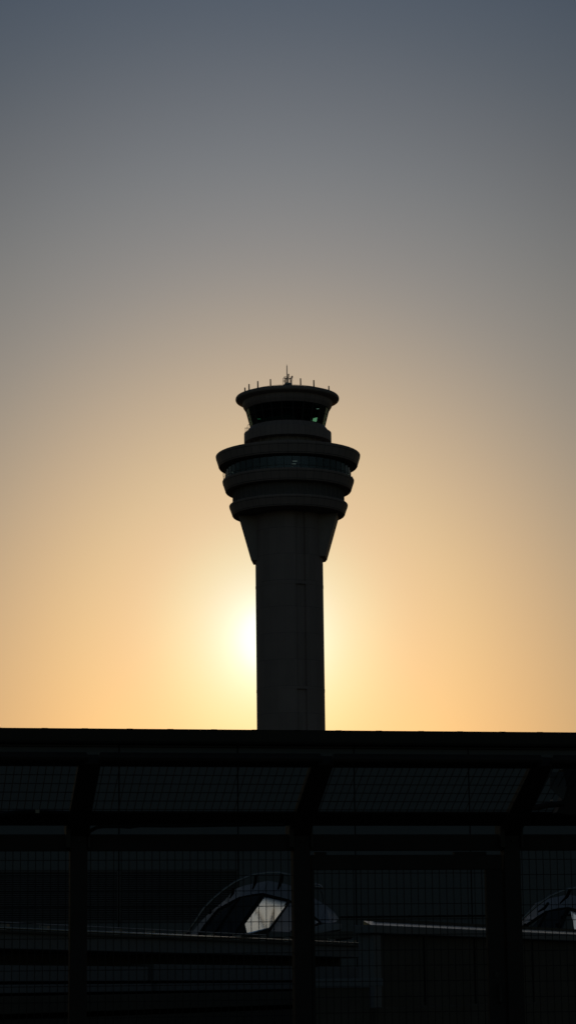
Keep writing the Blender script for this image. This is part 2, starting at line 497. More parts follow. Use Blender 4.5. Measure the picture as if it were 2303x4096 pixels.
# low rail along the roof
bm = B(); rr_ = tr(1585, 168); zr = tz(1579.5)
tube(bm, [(rr_ * math.cos(2 * PI * k / 72), rr_ * math.sin(2 * PI * k / 72), zr) for k in range(73)], .028, 5, False)
for k in range(36):
    a = 2 * PI * k / 36; tube(bm, [(rr_ * math.cos(a), rr_ * math.sin(a), tz(1586.5)), (rr_ * math.cos(a), rr_ * math.sin(a), zr)], .022, 5)
obj('roof_rail', bm, STEEL, ROOF)
# seven whip antennas near the front edge
ra_ = tr(1585, 175)
for dx, yt, yb in ((-167.6, 1548, 1566), (-150.5, 1534, 1562), (-115.3, 1522.6, 1553), (-65, 1515.5, 1545), (53, 1513.6, 1545), (105, 1521.2, 1549.5), (165.3, 1545.2, 1562)):
    mpp = tr(1560, 1); X = dx * mpp; Yl = -math.sqrt(max(ra_ ** 2 - X ** 2, .1))
    zt2 = atY(ax(1550), yt, TY + Yl).z; zb2 = tz(1588.5)
    hh = zt2 - zb2
    bm = B()
    tube(bm, [(X, Yl, zb2 - .1), (X, Yl, zb2 + .22 * hh)], .035, 8)
    tube(bm, [(X, Yl, zb2 + .2 * hh), (X, Yl, zb2 + .21 * hh), (X - .012, Yl, zt2 - .03), (X - .012, Yl, zt2)], [.05, .13, .11, .05], 8)
    obj('whip_antenna', bm, ANT, ROOF)

# mast group on the roof centre
def tp(x, y, dy=0.):                     # local tower point, dy metres behind the axis
    return atY(x, y, TY + dy) - Vector((TB.x, TY, 0))
bm = B()
cx = (1145.9); c0 = tp(cx, 1545)
lathe(bm, [(.30, tz(1579) - .1), (.30, tp(cx, 1536).z), (.36, tp(cx, 1535).z), (0, tp(cx, 1535).z)], 12)
MAST = obj('mast_base', bm, STEEL, tower)
pl = tp(1150, 1535.5)
bm = B()
prism(bm, [tp(1132, 1538, -.6), tp(1140, 1535.2, -.6), tp(1167, 1535.6, -.6), tp(1167, 1537.2, -.6), tp(1160, 1539.6, -.6), tp(1151, 1536.6, -.6), tp(1141, 1536.6, -.6)], (0, 1.2, 0))
prism(bm, [tp(1137.8, 1530.5, -.7), tp(1164, 1530.2, -.7), tp(1167.5, 1533.5, -.7), tp(1166, 1536, -.7), tp(1142, 1535.5, -.7), tp(1138, 1532.5, -.7)], (0, 1.4, 0))
obj('mast_platform', bm, STEEL, MAST)
bm = B()
for x, yt, yb, dy in ((1132.2, 1513.5, 1537, -.65), (1137.6, 1506.3, 1531, .65), (1163.6, 1508, 1534, .65), (1166.8, 1514, 1536.5, -.65), (1150, 1506, 1531, .65), (1148, 1514.5, 1536, -.65)):
    tube(bm, [tp(x, yb, dy), tp(x, yt, dy)], .042, 6)
for pts in (((1137.6, 1506.3, .65), (1163.6, 1508, .65)), ((1132.2, 1513.5, -.65), (1166.8, 1514.5, -.65)), ((1132.2, 1513.5, -.65), (1137.6, 1506.3, .65)), ((1166.8, 1514.5, -.65), (1163.6, 1508, .65)),
            ((1137.6, 1515, .65), (1163.6, 1516.5, .65)), ((1132.2, 1521.5, -.65), (1140, 1522, -.65)), ((1132.2, 1526, -.65), (1140, 1526, -.65))):
    tube(bm, [tp(*p) for p in pts], .034, 6)
obj('platform_rail', bm, STEEL, MAST)
bm = B(); tube(bm, [tp(1148.3, 1532), tp(1147.8, 1520), tp(1147, 1463), tp(1146.9, 1462.5), tp(1146.7, 1456)], [.12, .095, .075, .03, .015], 8)
for dxx in (-3, 3): tube(bm, [tp(1147.8 + dxx, 1531), tp(1147.9, 1524)], .03, 6)
obj('lightning_rod', bm, STEEL, MAST)
bm = B(); tube(bm, [tp(1153.2, 1532), tp(1153.2, 1504), tp(1153.2, 1503.5), tp(1153.6, 1496), tp(1153.6, 1495.2)], [.08, .08, .13, .13, .05], 8)
tube(bm, [tp(1153.2, 1505), tp(1148, 1512)], .03, 6)
obj('whip_antenna', bm, ANT, MAST)
bm = B(); tube(bm, [tp(1142, 1532), tp(1142, 1520), tp(1141.9, 1519.5), tp(1141.8, 1510), tp(1141.8, 1509.4)], [.10, .10, .09, .09, .04], 8)
tube(bm, [tp(1138, 1527.5), tp(1142, 1522)], .03, 6); tube(bm, [tp(1146, 1515), tp(1143, 1519)], .03, 6)
obj('whip_antenna', bm, ANT, MAST)
bm = B()
for k, (x, y) in enumerate(((1159.5, 1514.8), (1161.8, 1521.8), (1162, 1527))):
    P = tp(x, y, .2); box(bm, P, (.22, .2, .24)); tube(bm, [P, tp(1164.5, y, .2)], .04, 6)
tube(bm, [tp(1164.5, 1512, .2), tp(1164.5, 1532, .2)], .03, 6)
obj('equipment_box', bm, PLASTIC, MAST)
bm = B(); tube(bm, [tp(1167.3, 1536), tp(1167.2, 1512)], .03, 6)
tube(bm, [tp(1168, 1513.6), tp(1168, 1512.2), tp(1168, 1511.4), tp(1168, 1509)], [.03, .16, .09, .09], 10)
tube(bm, [tp(1168.2, 1509.2), tp(1168.2, 1507.5)], .13, 10)
tube(bm, [tp(1168.6, 1516), tp(1170, 1519.5), tp(1172, 1525)], .012, 5)
tube(bm, [tp(1167.3, 1535), tp(1168.4, 1544)], .012, 5)
bc = obj('beacon', bm, PLASTIC, MAST)
bm = B(); P = tp(1168.2, 1507.4); lathe(bm, [(.13, 0), (.14, .03), (.13, .16), (.09, .2), (0, .21)], 12)
for v in bm.verts: v.co += P
obj('beacon_lens', bm, REDL, bc, smooth=True)

# caged ladder beside the cab, and the guard bars beside the gallery windows
def lp(x, y, dy): return atY(x, y, TY + dy) - Vector((TB.x, TY, 0))
bm = B()
loop = [lp(989, 1738, 1.), lp(989, 1704, 1.), lp(990.2, 1700.5, 1.), lp(993, 1698.5, 1.), lp(998, 1697.5, 1.)]
tube(bm, loop, .03, 6)
loop2 = [lp(993.4, 1738, .5), lp(993.4, 1703, .5), lp(994.5, 1700, .5), lp(997.5, 1698, .5)]
tube(bm, loop2, .03, 6)
for y in (1711, 1714.2):
    tube(bm, [lp(979.4, y + .6, -.3), lp(981, y - .6, -.5), lp(987, y - 1, -.3), lp(993, y + .4, .4), lp(1001, y + 2.4, 1.)], .026, 6)
for x in (979.4, 983, 986.5): tube(bm, [lp(x, 1712, -.3), lp(x + .3, 1738, -.3)], .02, 6)
obj('caged_ladder', bm, STEEL, tower)
bm = B()
for x, k in ((892.4, 0), (895.5, .5), (900, 1.)):
    tube(bm, [lp(x, 1893, 0), lp(x - .3, 1900, 0), lp(x + 1.0, 1908, 0), lp(x + 2, 1918, 0)], .035, 6)
tube(bm, [lp(892, 1905, 0), lp(901, 1910, 0)], .03, 6); tube(bm, [lp(892, 1913, 0), lp(901, 1916, 0)], .03, 6)
obj('guard_bars', bm, STEEL, tower)
bm = B(); tube(bm, [lp(1407.8, 1912, 0), lp(1409.2, 1905.5, 0), lp(1409.6, 1905, 0)], [.09, .06, .02], 6); tube(bm, [lp(1405, 1909, 0), lp(1409, 1907, 0)], .03, 6)
obj('gallery_lamp', bm, PLASTIC, tower)

# ------------------------------------------------------- terminal building
AW = R(10.7)
nW = Vector((math.sin(AW), -math.cos(AW), 0)); uW = Vector((math.cos(AW), math.sin(AW), 0))
W0 = atY(1151, 3400, 122.); W0.z = 0
term = thing('terminal_building', 'long low terminal hall with deep dark eave and blue grey wall panels below the tower', 'building', W0, AW)


def wl(px, py):                          # photo pixel on the wall plane -> (along, height)
    P = atplane(px, py, W0, nW); d = P - W0; return d.dot(uW), P.z


zsof = wl(1151, 2982)[1]
ED = .7
XL, XR = -26., 26.
vx = [wl(x, 3300)[0] for x in (477, 957, 1425, 1878)]
pitch = (vx[3] - vx[0]) / 3
xs = [vx[0] + pitch * k for k in range(-4, 8)]
zj = wl(1151, 2992)[1]
lvz1, lvz0 = wl(480, 3484)[1], wl(480, 3686)[1]
bm = B()
box(bm, ((xs[0] + xs[-1]) / 2, .26, zsof / 2), (xs[-1] - xs[0], .3, zsof - .02))
obj('wall', bm, JOINT, term)
first = None
for i in range(len(xs) - 1):             # cladding panels with open joints
    a, b = xs[i] + .03, xs[i + 1] - .03
    bm = B()
    louv = i in (2, 3, 4) 
    zz = [(.05, lvz0 - .03), (lvz1 + .05, zj - .02)] if louv else [(.05, zj - .02)]
    for z0, z1 in zz + [(zj + .015, zsof - .03)]:
        box(bm, ((a + b) / 2, .05, (z0 + z1) / 2), (b - a, .1, z1 - z0))
    obj('wall_panel', bm, WALLP, term, bevel=.012)
    if louv:
        bm = B(); nb = 23; h = (lvz1 - lvz0) / nb
        for k in range(nb):
            z = lvz0 + h * (k + .5)
            box(bm, (0, 0, 0), (b - a - .06, .012, h * .85), Matrix.Translation(((a + b) / 2, .05, z)) @ Matrix.Rotation(R(-38), 4, 'X'))
        for x in (a + .03, b - .03): box(bm, (x, .045, (lvz0 + lvz1) / 2), (.06, .11, lvz1 - lvz0 + .04))
        box(bm, ((a + b) / 2, .045, lvz0), (b - a - .125, .115, .07)); box(bm, ((a + b) / 2, .045, lvz1), (b - a - .125, .115, .07))
        obj('louvre', bm, LOUVD, term)
# eave: soffit and front fascia with roof-sheet seams
zf = (atplane(1151, 2920, W0 + nW * ED, nW)).z
bm = B()
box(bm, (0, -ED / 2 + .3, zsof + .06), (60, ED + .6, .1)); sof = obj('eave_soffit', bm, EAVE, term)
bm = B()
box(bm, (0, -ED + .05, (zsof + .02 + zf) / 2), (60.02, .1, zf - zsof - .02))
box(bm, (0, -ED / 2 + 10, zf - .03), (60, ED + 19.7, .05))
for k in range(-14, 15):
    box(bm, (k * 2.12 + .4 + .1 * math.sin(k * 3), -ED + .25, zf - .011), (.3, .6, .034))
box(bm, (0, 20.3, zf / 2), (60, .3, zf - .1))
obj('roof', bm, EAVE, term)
for sx in (-30.2, 30.2):
    bm = B(); box(bm, (sx, 10.4, zsof / 2), (.3, 20.4, zsof)); obj('end_wall', bm, WALLP, term)
x0, z0 = wl(1355, 3668); x1, z1 = wl(1960, 3661)
bm = B(); tube(bm, [(x0, -.06, z0), (x1 + 6, -.06, z0 + (z1 - z0) * 1.0)], .035, 8)
for k in range(5): box(bm, (x0 + (x1 - x0) * (k + .3) / 5, -.03, z0 + (z1 - z0) * (k + .3) / 5), (.05, .09, .11))
obj('conduit', bm, JOINT, term)

# --------------------------------------------------------- low walkway, left
def line_plane(pxa, pya, Ya, pxb, pyb):
    """a wall whose top edge runs level through two photo points"""
    Pa = atY(pxa, pya, Ya); Pb = atz(pxb, pyb, Pa.z); u = (Pb - Pa); Lh = u.length; u.normalize()
    n = Vector((u.y, -u.x, 0)); return Pa, u, n, Lh


Pa, uA, nA_, LA = line_plane(0, 3726, 50., 1424, 3783)
angA = math.atan2(uA.y, uA.x)
walk = thing('covered_walkway', 'long low covered walkway with pale fascia and thin polished rail, receding behind the fence', 'walkway', (Pa.x, Pa.y, 0), angA)
def al(px, py):
    P = atplane(px, py, Pa, nA_); return (P - Pa).dot(uA), P.z
zA = Pa.z
e0, e1 = -6., al(1488, 3790)[0]
ln, mid = e1 - e0, (e0 + e1) / 2
def hz(py): return al(0, py)[1]
dep = 6.
z_f0 = hz(3795)
bm = B(); box(bm, (mid, dep / 2, (zA + z_f0) / 2), (ln, dep, zA - z_f0)); obj('roof_fascia', bm, BAND, walk, bevel=.02)
bm = B(); box(bm, (mid, .02, zA + .005), (ln + .1, .22, .05)); obj('coping', bm, DARKW, walk)
xg = al(615, 3900)[0]
za, zb2_ = hz(3860), hz(3926)
bm = B(); box(bm, (mid, dep / 2 + .5, (z_f0 + za) / 2), (ln, dep - 1.0, z_f0 - za)); obj('recess_wall', bm, DARKW, walk)
bm = B()
box(bm, ((e0 + xg) / 2 - .05, dep / 2 + .05, (za + zb2_) / 2), (xg - e0 - .1, dep - .1, za - zb2_))
box(bm, ((e1 + xg) / 2 + .05, dep / 2 + .05, (za + zb2_) / 2 + .03), (e1 - xg - .5, dep - .1, za - zb2_ + .06)); obj('wall_band', bm, BAND, walk, bevel=.015)
zc, zd = hz(3939), hz(3974)
bm = B(); box(bm, (mid, dep / 2 + .12, (zb2_ + zc) / 2), (ln, dep - .24, zb2_ - zc)); obj('joint_strip', bm, JOINT, walk)
bm = B()
box(bm, ((e0 + xg) / 2 - .02, dep / 2, (zc + zd) / 2), (xg - e0 - .06, dep, zc - zd))
box(bm, ((e1 + xg) / 2 + .12, dep / 2, (zc + zd) / 2), (e1 - xg - .24, dep, zc - zd)); obj('wall_band', bm, BAND, walk, bevel=.015)
ze = hz(3986)
bm = B(); box(bm, (mid, dep / 2 + .3, (zd + ze) / 2), (ln, dep - .6, zd - ze)); obj('joint_strip', bm, JOINT, walk)
zg = hz(4058)
bm = B(); box(bm, (mid, dep / 2 - .05, (ze + zg) / 2), (ln, dep + .1, ze - zg)); obj('lower_wall', bm, DARKW, walk, bevel=.015)
bm = B(); box(bm, (mid, dep / 2 + .2, (zg - .06)), (ln, dep - .4, .12)); obj('joint_strip', bm, JOINT, walk)
bm = B(); box(bm, (mid, dep / 2, (zg - .12) / 2), (ln, dep, zg - .12)); obj('plinth', bm, DARKW, walk)
bm = B(); tube(bm, [(e0, .0, zA + .075), (e1, .0, zA + .075)], .028, 10); rail = obj('handrail', bm, RAILM, walk, smooth=True)
bm = B()
tube(bm, [(e0, .25, zA + .2), (e1 - 9, .25, zA + .2)], .014, 6)
for k in range(int(ln / 2.0)):
    x = e0 + .5 + 2.0 * k
    box(bm, (x, .12, zA + .09), (.14, .14, .14)); tube(bm, [(x, .25, zA), (x, .25, zA + .2)], .014, 6)
obj('rail_bracket', bm, STEEL, rail)

# -------------------------------------------------------- low building, right
Pb, uB, nB, LB = line_plane(1500, 3700, 48., 2303, 3738)
angB = math.atan2(uB.y, uB.x)
shed = thing('roadside_barrier', 'dark roadside barrier with pale top band and bright metal edge, behind the gate', 'barrier', (Pb.x, Pb.y, 0), angB)
def bl(px, py):
    P = atplane(px, py, Pb, nB); return (P - Pb).dot(uB), P.z
zB = Pb.z; zBf = bl(1530, 3735)[1]
bL, bR = bl(1478, 3700)[0], 26.; bm_mid, bln = (bL + bR) / 2, bR - bL; bd = .34
bm = B(); box(bm, (bm_mid, bd / 2 - .02, (zB + zBf) / 2), (bln, bd + .08, zB - zBf)); obj('coping', bm, BAND, shed, bevel=.02)
bm = B()                                   # tilted flashing along the roof edge
prism(bm, [(bL, -.02, zB + .0), (bL, .13, zB + .075), (bL, .13, zB + .0)], (bln, 0, 0)); obj('edge_flashing', bm, FLASH, shed)
bw = bl(1532, 3800)[0]
bm = B(); box(bm, ((bw + bR) / 2, bd / 2 + .06, (zBf + .6) / 2 + .3), (bR - bw, bd - .16, zBf - .6)); obj('wall', bm, DARKW, shed)
bc_ = bl(1494, 3800)[0]
bm = B(); box(bm, ((bc_ + bw) / 2 - .04, bd / 2, (zBf + .05) / 2), (bw - bc_ - .08, bd - .02, zBf - .05)); obj('corner_pier', bm, BAND, shed, bevel=.02)
zP = bl(1500, 4030)[1]
bm = B(); box(bm, (bm_mid, bd / 2 - .05, zP / 2), (bln, bd + .1, zP)); obj('plinth', bm, DARKW, shed, bevel=.02)
for px in (1720, 1920, 2150):
    x = bl(px, 3850)[0]
    bm = B(); box(bm, (x, .135, (zBf + zP) / 2), (.05, .03, zBf - zP - .02)); obj('wall_joint', bm, JOINT, shed)
# low ledge wall between walkway and roadside barrier
Pl = atY(1250, 3916, 46.)
ledge = thing('low_parapet', 'short low parapet wall with pale coping between walkway and roadside barrier', 'wall', (Pl.x, Pl.y, 0), angB * .35)
Lw = (atY(1556, 3916, 46.) - Pl).length; zq = atY(1250, 3948, 46.).z
bm = B(); box(bm, (Lw / 2, .2, (Pl.z + zq) / 2), (Lw, .5, Pl.z - zq)); obj('coping', bm, BAND, ledge, bevel=.015)
bm = B(); box(bm, (Lw / 2 - .1, .22, zq / 2 - .01), (Lw - .3, .34, zq - .02)); obj('wall', bm, DARKW, ledge)

# ---------------------------------------------------------- glazed canopies
CY = 77.
C0 = atY(1100, 3752, CY); C0z = C0.z
def cp(px, py, dy=0.):
    return atY(px, py, CY + dy) - Vector((C0.x, CY, 0))


can = thing('glass_canopy', 'arched glazed canopy with bent tube hoop and one bright pane, behind the middle fence post', 'canopy', (C0.x, CY, 0), 0., 'arched glass canopies')
bm = B()
hoop = [(747, 3742, -2.2), (765, 3712, -2.3), (783.5, 3684.6, -2.4), (800, 3657, -2.4), (818.5, 3630.6, -2.4), (856.6, 3592.5, -2.4), (898, 3557.5, -2.4), (942, 3527, -2.4), (993, 3505, -2.4), (1022, 3496.5, -2.4), (1069, 3490.5, -2.4), (1114, 3489.5, -2.4), (1150, 3496.5, -2.4), (1195, 3512, -2.4), (1238, 3533, -2.4), (1256, 3541, -2.4)]
tube(bm, [cp(*p) for p in hoop], .036, 10); HOOP = obj('hoop', bm, TUBE, can, smooth=True)
for (a, b, w1) in (((1024, 3500), (1011, 3556), .05), ((1128, 3494), (1112, 3556), .06), ((934, 3556), (920, 3592), .045), ((842, 3640), (838, 3656), .04)):
    bm = B(); tube(bm, [cp(a[0], a[1], -2.4), cp((a[0] + b[0]) / 2 + 4, (a[1] + b[1]) / 2, -1.8), cp(b[0], b[1], -.7)], [w1, w1, w1 * .5], 6)
    obj('strut', bm, JOINT, HOOP)
# spotlight on the hoop end, with its lead
bm = B(); c = cp(1272, 3550, -2.4)
lathe(bm, [(0, -.06), (.09, -.05), (.15, .0), (.13, .05), (.07, .09), (0, .1)], 20)
for v in bm.verts:
    v.co = Matrix.Rotation(R(12), 3, 'Y') @ v.co + c
tube(bm, [cp(1256, 3541, -2.4), cp(1264, 3536, -2.4), cp(1272, 3540, -2.4)], .035, 8)
SPOT = obj('spotlight', bm, TUBE, can, smooth=True)
bm = B(); tube(bm, [cp(1280, 3562, -2.4), cp(1288, 3575, -2.4), cp(1291, 3600, -2.3), cp(1289, 3616, -2.)], .012, 6); obj('lead', bm, RUBBER, SPOT)
# outer eave sheets (between outer curve and frame line)
outer = [(760, 3740, .0), (800, 3690, .3), (842, 3648, .6), (898, 3602, .8), (940, 3557, 1.0), (968, 3545, 1.0), (1012, 3535, 1.1), (1073, 3523, 1.2), (1152, 3538, 1.2), (1240, 3583, 1.0), (1305, 3622, .6), (1337, 3650, .3), (1353, 3673, .0)]
inner = [(793, 3743, -2.6), (820, 3700, -2.0), (872, 3637, -1.2), (915, 3613, -.8), (958, 3590, -.4), (985, 3585, -.2), (1010, 3580, -.1), (1051, 3575, 0.), (1152, 3600, 0.), (1241, 3654, -.4), (1280, 3690, -1.0), (1320, 3692, -1.6), (1345, 3687, -1.8)]
for i in range(len(outer) - 1):
    a, b, c_, d = cp(*outer[i]), cp(*outer[i + 1]), cp(*inner[i + 1]), cp(*inner[i])
    bm = B(); prism(bm, [a.lerp(b, .012), b.lerp(a, .012), c_.lerp(d, .012), d.lerp(c_, .012)], (0, .03, -.03))
    obj('roof_sheet', bm, PANEB, can)
bm = B(); tube(bm, [cp(x, y + 3, z - .05) for x, y, z in inner[:11]], .05, 6); obj('ring_beam', bm, JOINT, can)
# sloping mullions and panes below the ring beam
tops = [(828, 3695, -1.9), (958, 3592, -.5), (1052, 3580, -.1), (1154, 3606, -.1), (1241, 3660, -.5), (1278, 3692, -1.1)]
bots = [(792, 3750, -2.6), (848, 3750, -2.2), (930, 3752, -2.2), (1073, 3724, -6.2), (1165, 3728, -5.0), (1240, 3714, -3.5)]
for i, (t, b) in enumerate(zip(tops, bots)):
    bm = B(); w_ = .06 if i in (2, 3) else .04
    tube(bm, [cp(*t), cp(*b)], w_, 6); obj('mullion', bm, JOINT, can)
for i in range(5):
    a, b, c_, d = cp(*tops[i]), cp(*tops[i + 1]), cp(*bots[i + 1]), cp(*bots[i])
    mt_ = PANE
    if i == 2:
        a, b = cp(1060, 3587, -.2), cp(1153, 3608, -.2)
        c_, d = cp(1076, 3710, -7.6), cp(985, 3733, -7.9)
        bm = B(); prism(bm, [a, b, c_, cp(1000, 3733, -7.9), cp(988, 3731, -7.8), cp(980, 3697, -6.0)], (0, .02, -.03)); p_ = obj('pane', bm, PANEL, can); p_['label'] = 'bright pane mirroring the sky'
        bm = B(); prism(bm, [cp(1052, 3580, -.0), cp(980, 3697, -2.4), cp(988, 3735, -3.2), cp(930, 3752, -2.3)], (0, .02, -.04)); obj('pane', bm, PANE, can)
        bm = B(); prism(bm, [cp(1076, 3711, -6.25), cp(1076, 3742, -6.6), cp(940, 3752, -6.7), cp(988, 3735, -6.6)], (0, .05, -.04)); obj('sill', bm, DARKW, can)
        continue
    if i in (3, 4): mt_ = PANEB
    bm = B(); prism(bm, [a, b, c_, d], (0, .02, -.03)); obj('pane', bm, mt_, can)
bm = B(); prism(bm, [cp(1241, 3664, -.6), cp(1276, 3692, -1.2), cp(1241, 3703, -2.2)], (0, .02, -.03)); p_ = obj('pane', bm, FLASH, can); p_['label'] = 'small greyish triangular pane'
# stacked base plates and plinth
for (xa, ya, xb, yb, hpx, d0) in ((1165, 3729, 1365, 3694, 24, -3.6), (1100, 3752, 1412, 3724, 26, -3.8)):
    bm = B(); prism(bm, [cp(xa, ya, d0), cp(xb - 60, yb, d0 + .6), cp(xb, yb + 1, d0 + .6), cp(xb, yb + hpx, d0 + .6), cp(xa, ya + hpx, d0)], (0, 3., 0)); obj('base_plate', bm, PANEB if hpx == 24 else DARKW, can, bevel=.02)
zbs = cp(1100, 3756, -3).z
bm = B(); box(bm, (-.75, -.2, zbs / 2 - .0), (3.9, 5.6, zbs - .02)); obj('plinth', bm, DARKW, can)


def copy_tree(o, parent=None):
    c = o.copy(); COL.objects.link(c)
    if parent: c.parent = parent
    for ch in [q for q in bpy.data.objects if q.parent == o and q not in made]:
        made.add(c); made.add(copy_tree(ch, c))
    return c


made = set()
kids = {}
for q in list(bpy.data.objects):
    if q.parent: kids.setdefault(q.parent.name, []).append(q)
def copy_tree(o, parent=None):
    c = o.copy(); COL.objects.link(c)
    if parent: c.parent = parent
    for ch in kids.get(o.name, []): copy_tree(ch, c)
    return c


can2 = copy_tree(can)
D1, D2 = atY(1052, 3576, CY), atY(2269, 3632, CY)
can2.location = can.location + (D2 - D1)
can2['label'] = 'arched glazed canopy cut by the right edge of the photo, behind the roadside barrier'
# grip bar on the mullion of the second canopy
off2 = Vector((can2.location.x, can2.location.y, can2.location.z))
def c2(px, py, dy): return atY(px, py, CY + dy) - off2
bm = B(); tube(bm, [c2(2246, 3668, -2.4), c2(2251, 3671, -2.6), c2(2254, 3676, -2.7), c2(2236, 3704, -4.0), c2(2232, 3706, -4.1), c2(2228, 3702, -4.0)], .028, 6)
box(bm, c2(2245, 3668, -2.4), (.07, .2, .09)); box(bm, c2(2226, 3700, -3.9), (.08, .2, .1))
obj('grip_bar', bm, JOINT, can2)

# ------------------------------------------------------------------- fence
AF = R(10.5)
uF = Vector((math.cos(AF), math.sin(AF), 0)); nF = Vector((math.sin(AF), -math.cos(AF), 0))
F0 = atY(1203, 3600, 21.8); F0.z = 0
fence = thing('perimeter_fence', 'dark steel mesh security fence with its top leaning towards the viewer', 'fence', F0, AF)
def fl(px, py):
    P = atplane(px, py, F0, nF); return (P - F0).dot(uF), P.z
xl, xm, xr = fl(313, 3600)[0], 0., fl(2044, 3600)[0]
px_all = [xl - 2.0, xl, xm, xr, xr + 2.0]
zbend = fl(1203, 3338)[1]
# arm: toward the camera (local -y) and up
ARM = 1.18
Pt = atplane(1296, 3041, F0 + nF * ARM, nF); zarm = Pt.z
rise = zarm - zbend
PW = .15
bm = B()
box(bm, (0, 0, zbend / 2), (PW, .15, zbend)); box(bm, (0, 0, .02), (.3, .3, .04))
post = obj('post', bm, FENCE, fence, bevel=.008); post.location = (px_all[0], 0, 0)
bm = B()                                     # box-section arm, tapering a little
sl = math.atan2(rise, ARM)
d_ = Vector((0, -math.cos(sl), math.sin(sl))); nrm = Vector((0, math.sin(sl), math.cos(sl)))
a0, a1 = Vector((0, .02, zbend + .015)), Vector((0, -ARM, zarm))
for sgn in (1,):
    poly = [a0 - nrm * .07, a1 - nrm * .045, a1 + nrm * .045, a0 + nrm * .07]
    prism(bm, [p + Vector((-PW / 2 + .002, 0, 0)) for p in poly], (PW - .004, 0, 0))
arm = obj('arm', bm, FENCE, post, bevel=.006)
bm = B(); box(bm, (-PW / 2 - .022, -.02, zbend - .02), (.04, .19, .2)); box(bm, (PW / 2 + .01, -.02, zbend - .02), (.016, .19, .2))
prism(bm, [p + Vector((-PW / 2 - .035, 0, 0)) for p in (a0 - nrm * .03, a1 - nrm * .03, a1 + nrm * .03, a0 + nrm * .03)], (.033, 0, 0))
plate = obj('joint_plate', bm, FENCEL, post)
bm = B()
for x, z in ((.0, zbend - .06), (.0, zbend + .03)): tube(bm, [(x, -.07, z), (x, -.105, z)], .014, 6)
bolt = obj('bolt', bm, FENCEL, post)
for x in px_all[1:]:
    q = dup(post, fence, location=(x, 0, 0)); dup(arm, q); dup(plate, q); dup(bolt, q)


def armpt(t, off=0.):                        # point along the arm 0..1
    return a0.lerp(a1, t) + nrm * off


def t_of(py):                                # fraction of the arm at a photo row (middle post)
    best = min(range(0, 1201), key=lambda k: abs(proj_y(F0 + Vector((0, 0, 0)) + to_w(armpt(k / 1000.))) - py)); return best / 1000.
def to_w(v): return uF * v.x - nF * v.y + Vector((0, 0, v.z))
def proj_y(P):
    d = P - EYE; return 2048 - F * d.dot(upv) / d.dot(fwd)


t_b0, t_b1 = t_of(3300), t_of(3248)
t_t0, t_t1 = t_of(3066), t_of(3017)
zr1, zr0 = fl(1203, 3338)[1], fl(1203, 3403)[1]
WP = .0655; HP = .136
for i in range(4):
    xa, xb = px_all[i] + PW / 2, px_all[i + 1] - PW / 2; L_ = xb - xa; xc = (xa + xb) / 2
    gate_bay = i == 2
    # top rail at the arm ends (stops short of the post), bottom rail of the leaning panel
    bm = B(); ext = .02
    prism(bm, [Vector((xa - ext, 0, 0)) + p for p in (armpt(t_t0, -.009), armpt(t_t1, -.009), armpt(t_t1, .009), armpt(t_t0, .009))], (L_ + ext * 2, 0, 0))
    tube(bm, [Vector((xa - .03, 0, 0)) + armpt(t_t1 - .02, -.03), Vector((xb + .03, 0, 0)) + armpt(t_t1 - .02, -.03)], .035, 8)
    obj('top_rail', bm, FENCE, fence, bevel=.004)
    bm = B(); prism(bm, [Vector((xa + .005, 0, 0)) + p for p in (armpt(t_b0, -.009), armpt(t_b1, -.009), armpt(t_b1, .009), armpt(t_b0, .009))], (L_ - .01, 0, 0))
    obj('lower_rail', bm, FENCE, fence, bevel=.004)
    bm = B(); nv = int(L_ / WP)
    for k in range(nv):
        x = xa + (k + .5) * L_ / nv
        tube(bm, [Vector((x, 0, 0)) + armpt(t_b1 - .01), Vector((x, 0, 0)) + armpt(t_t0 + .01)], .0036, 5, False)
    al_ = (a1 - a0).length; nh = int((t_t0 - t_b1) * al_ / HP)
    for k in range(nh + 1):
        t = t_b1 + .02 + (t_t0 - .02 - t_b1 - .02) * k / nh
        tube(bm, [Vector((xa, 0, 0)) + armpt(t, .008), Vector((xb, 0, 0)) + armpt(t, .008)], .0036, 5, False)
    obj('leaning_mesh_panel', bm, WIRE, fence)
    bm = B(); box(bm, (xc, .01, (zr0 + zr1) / 2), (L_ - .004, .08, zr1 - zr0)); obj('head_rail', bm, FENCE, fence, bevel=.004)
    if gate_bay: continue
    bm = B(); nv = int(L_ / WP)
    for k in range(nv):
        x = xa + (k + .5) * L_ / nv; tube(bm, [(x, 0, .1), (x, 0, zr0 + .02)], .0036, 5, False)
    z = zr0 - .08
    while z > .1:
        tube(bm, [(xa, .008, z), (xb, .008, z)], .0033, 5, False); z -= HP
    obj('mesh_panel', bm, WIRE, fence)
    bm = B(); box(bm, (xc, .01, .08), (L_ - .004, .06, .1)); obj('bottom_rail', bm, FENCE, fence, bevel=.004)

# gate leaf hung between the middle and right posts
xa, xb = xm + PW / 2 + .005, xr - PW / 2 - .005
gate = thing('gate', 'dark mesh gate leaf with heavy frame and pull handle, right of the middle fence post', 'gate', F0 + uF * xa, AF)
gw = xb - xa
zg1, zg0 = fl(1600, 3420)[1], fl(1600, 3479)[1]
st_w = .155
bm = B()
box(bm, (gw / 2, 0, (zg0 + zg1) / 2), (gw - .02, .07, zg1 - zg0))
box(bm, (gw - st_w / 2 - .005, 0, (.12 + zg0) / 2), (st_w, .07, zg0 - .12))
box(bm, (.02, 0, (.12 + zg0) / 2), (.035, .07, zg0 - .12))
box(bm, (gw / 2, .0, .17), (gw - .02 - st_w - .1, .065, .1))
obj('frame', bm, FENCE, gate, bevel=.005)
for sx in (.05, gw - .42):                          # small brackets on top of the frame
    bm = B(); box(bm, (sx + (.05 if sx < 1 else .12), 0, zg1 + .012), (.10 if sx < 1 else .3, .06, .03)); obj('hinge_bracket', bm, FENCE, gate)
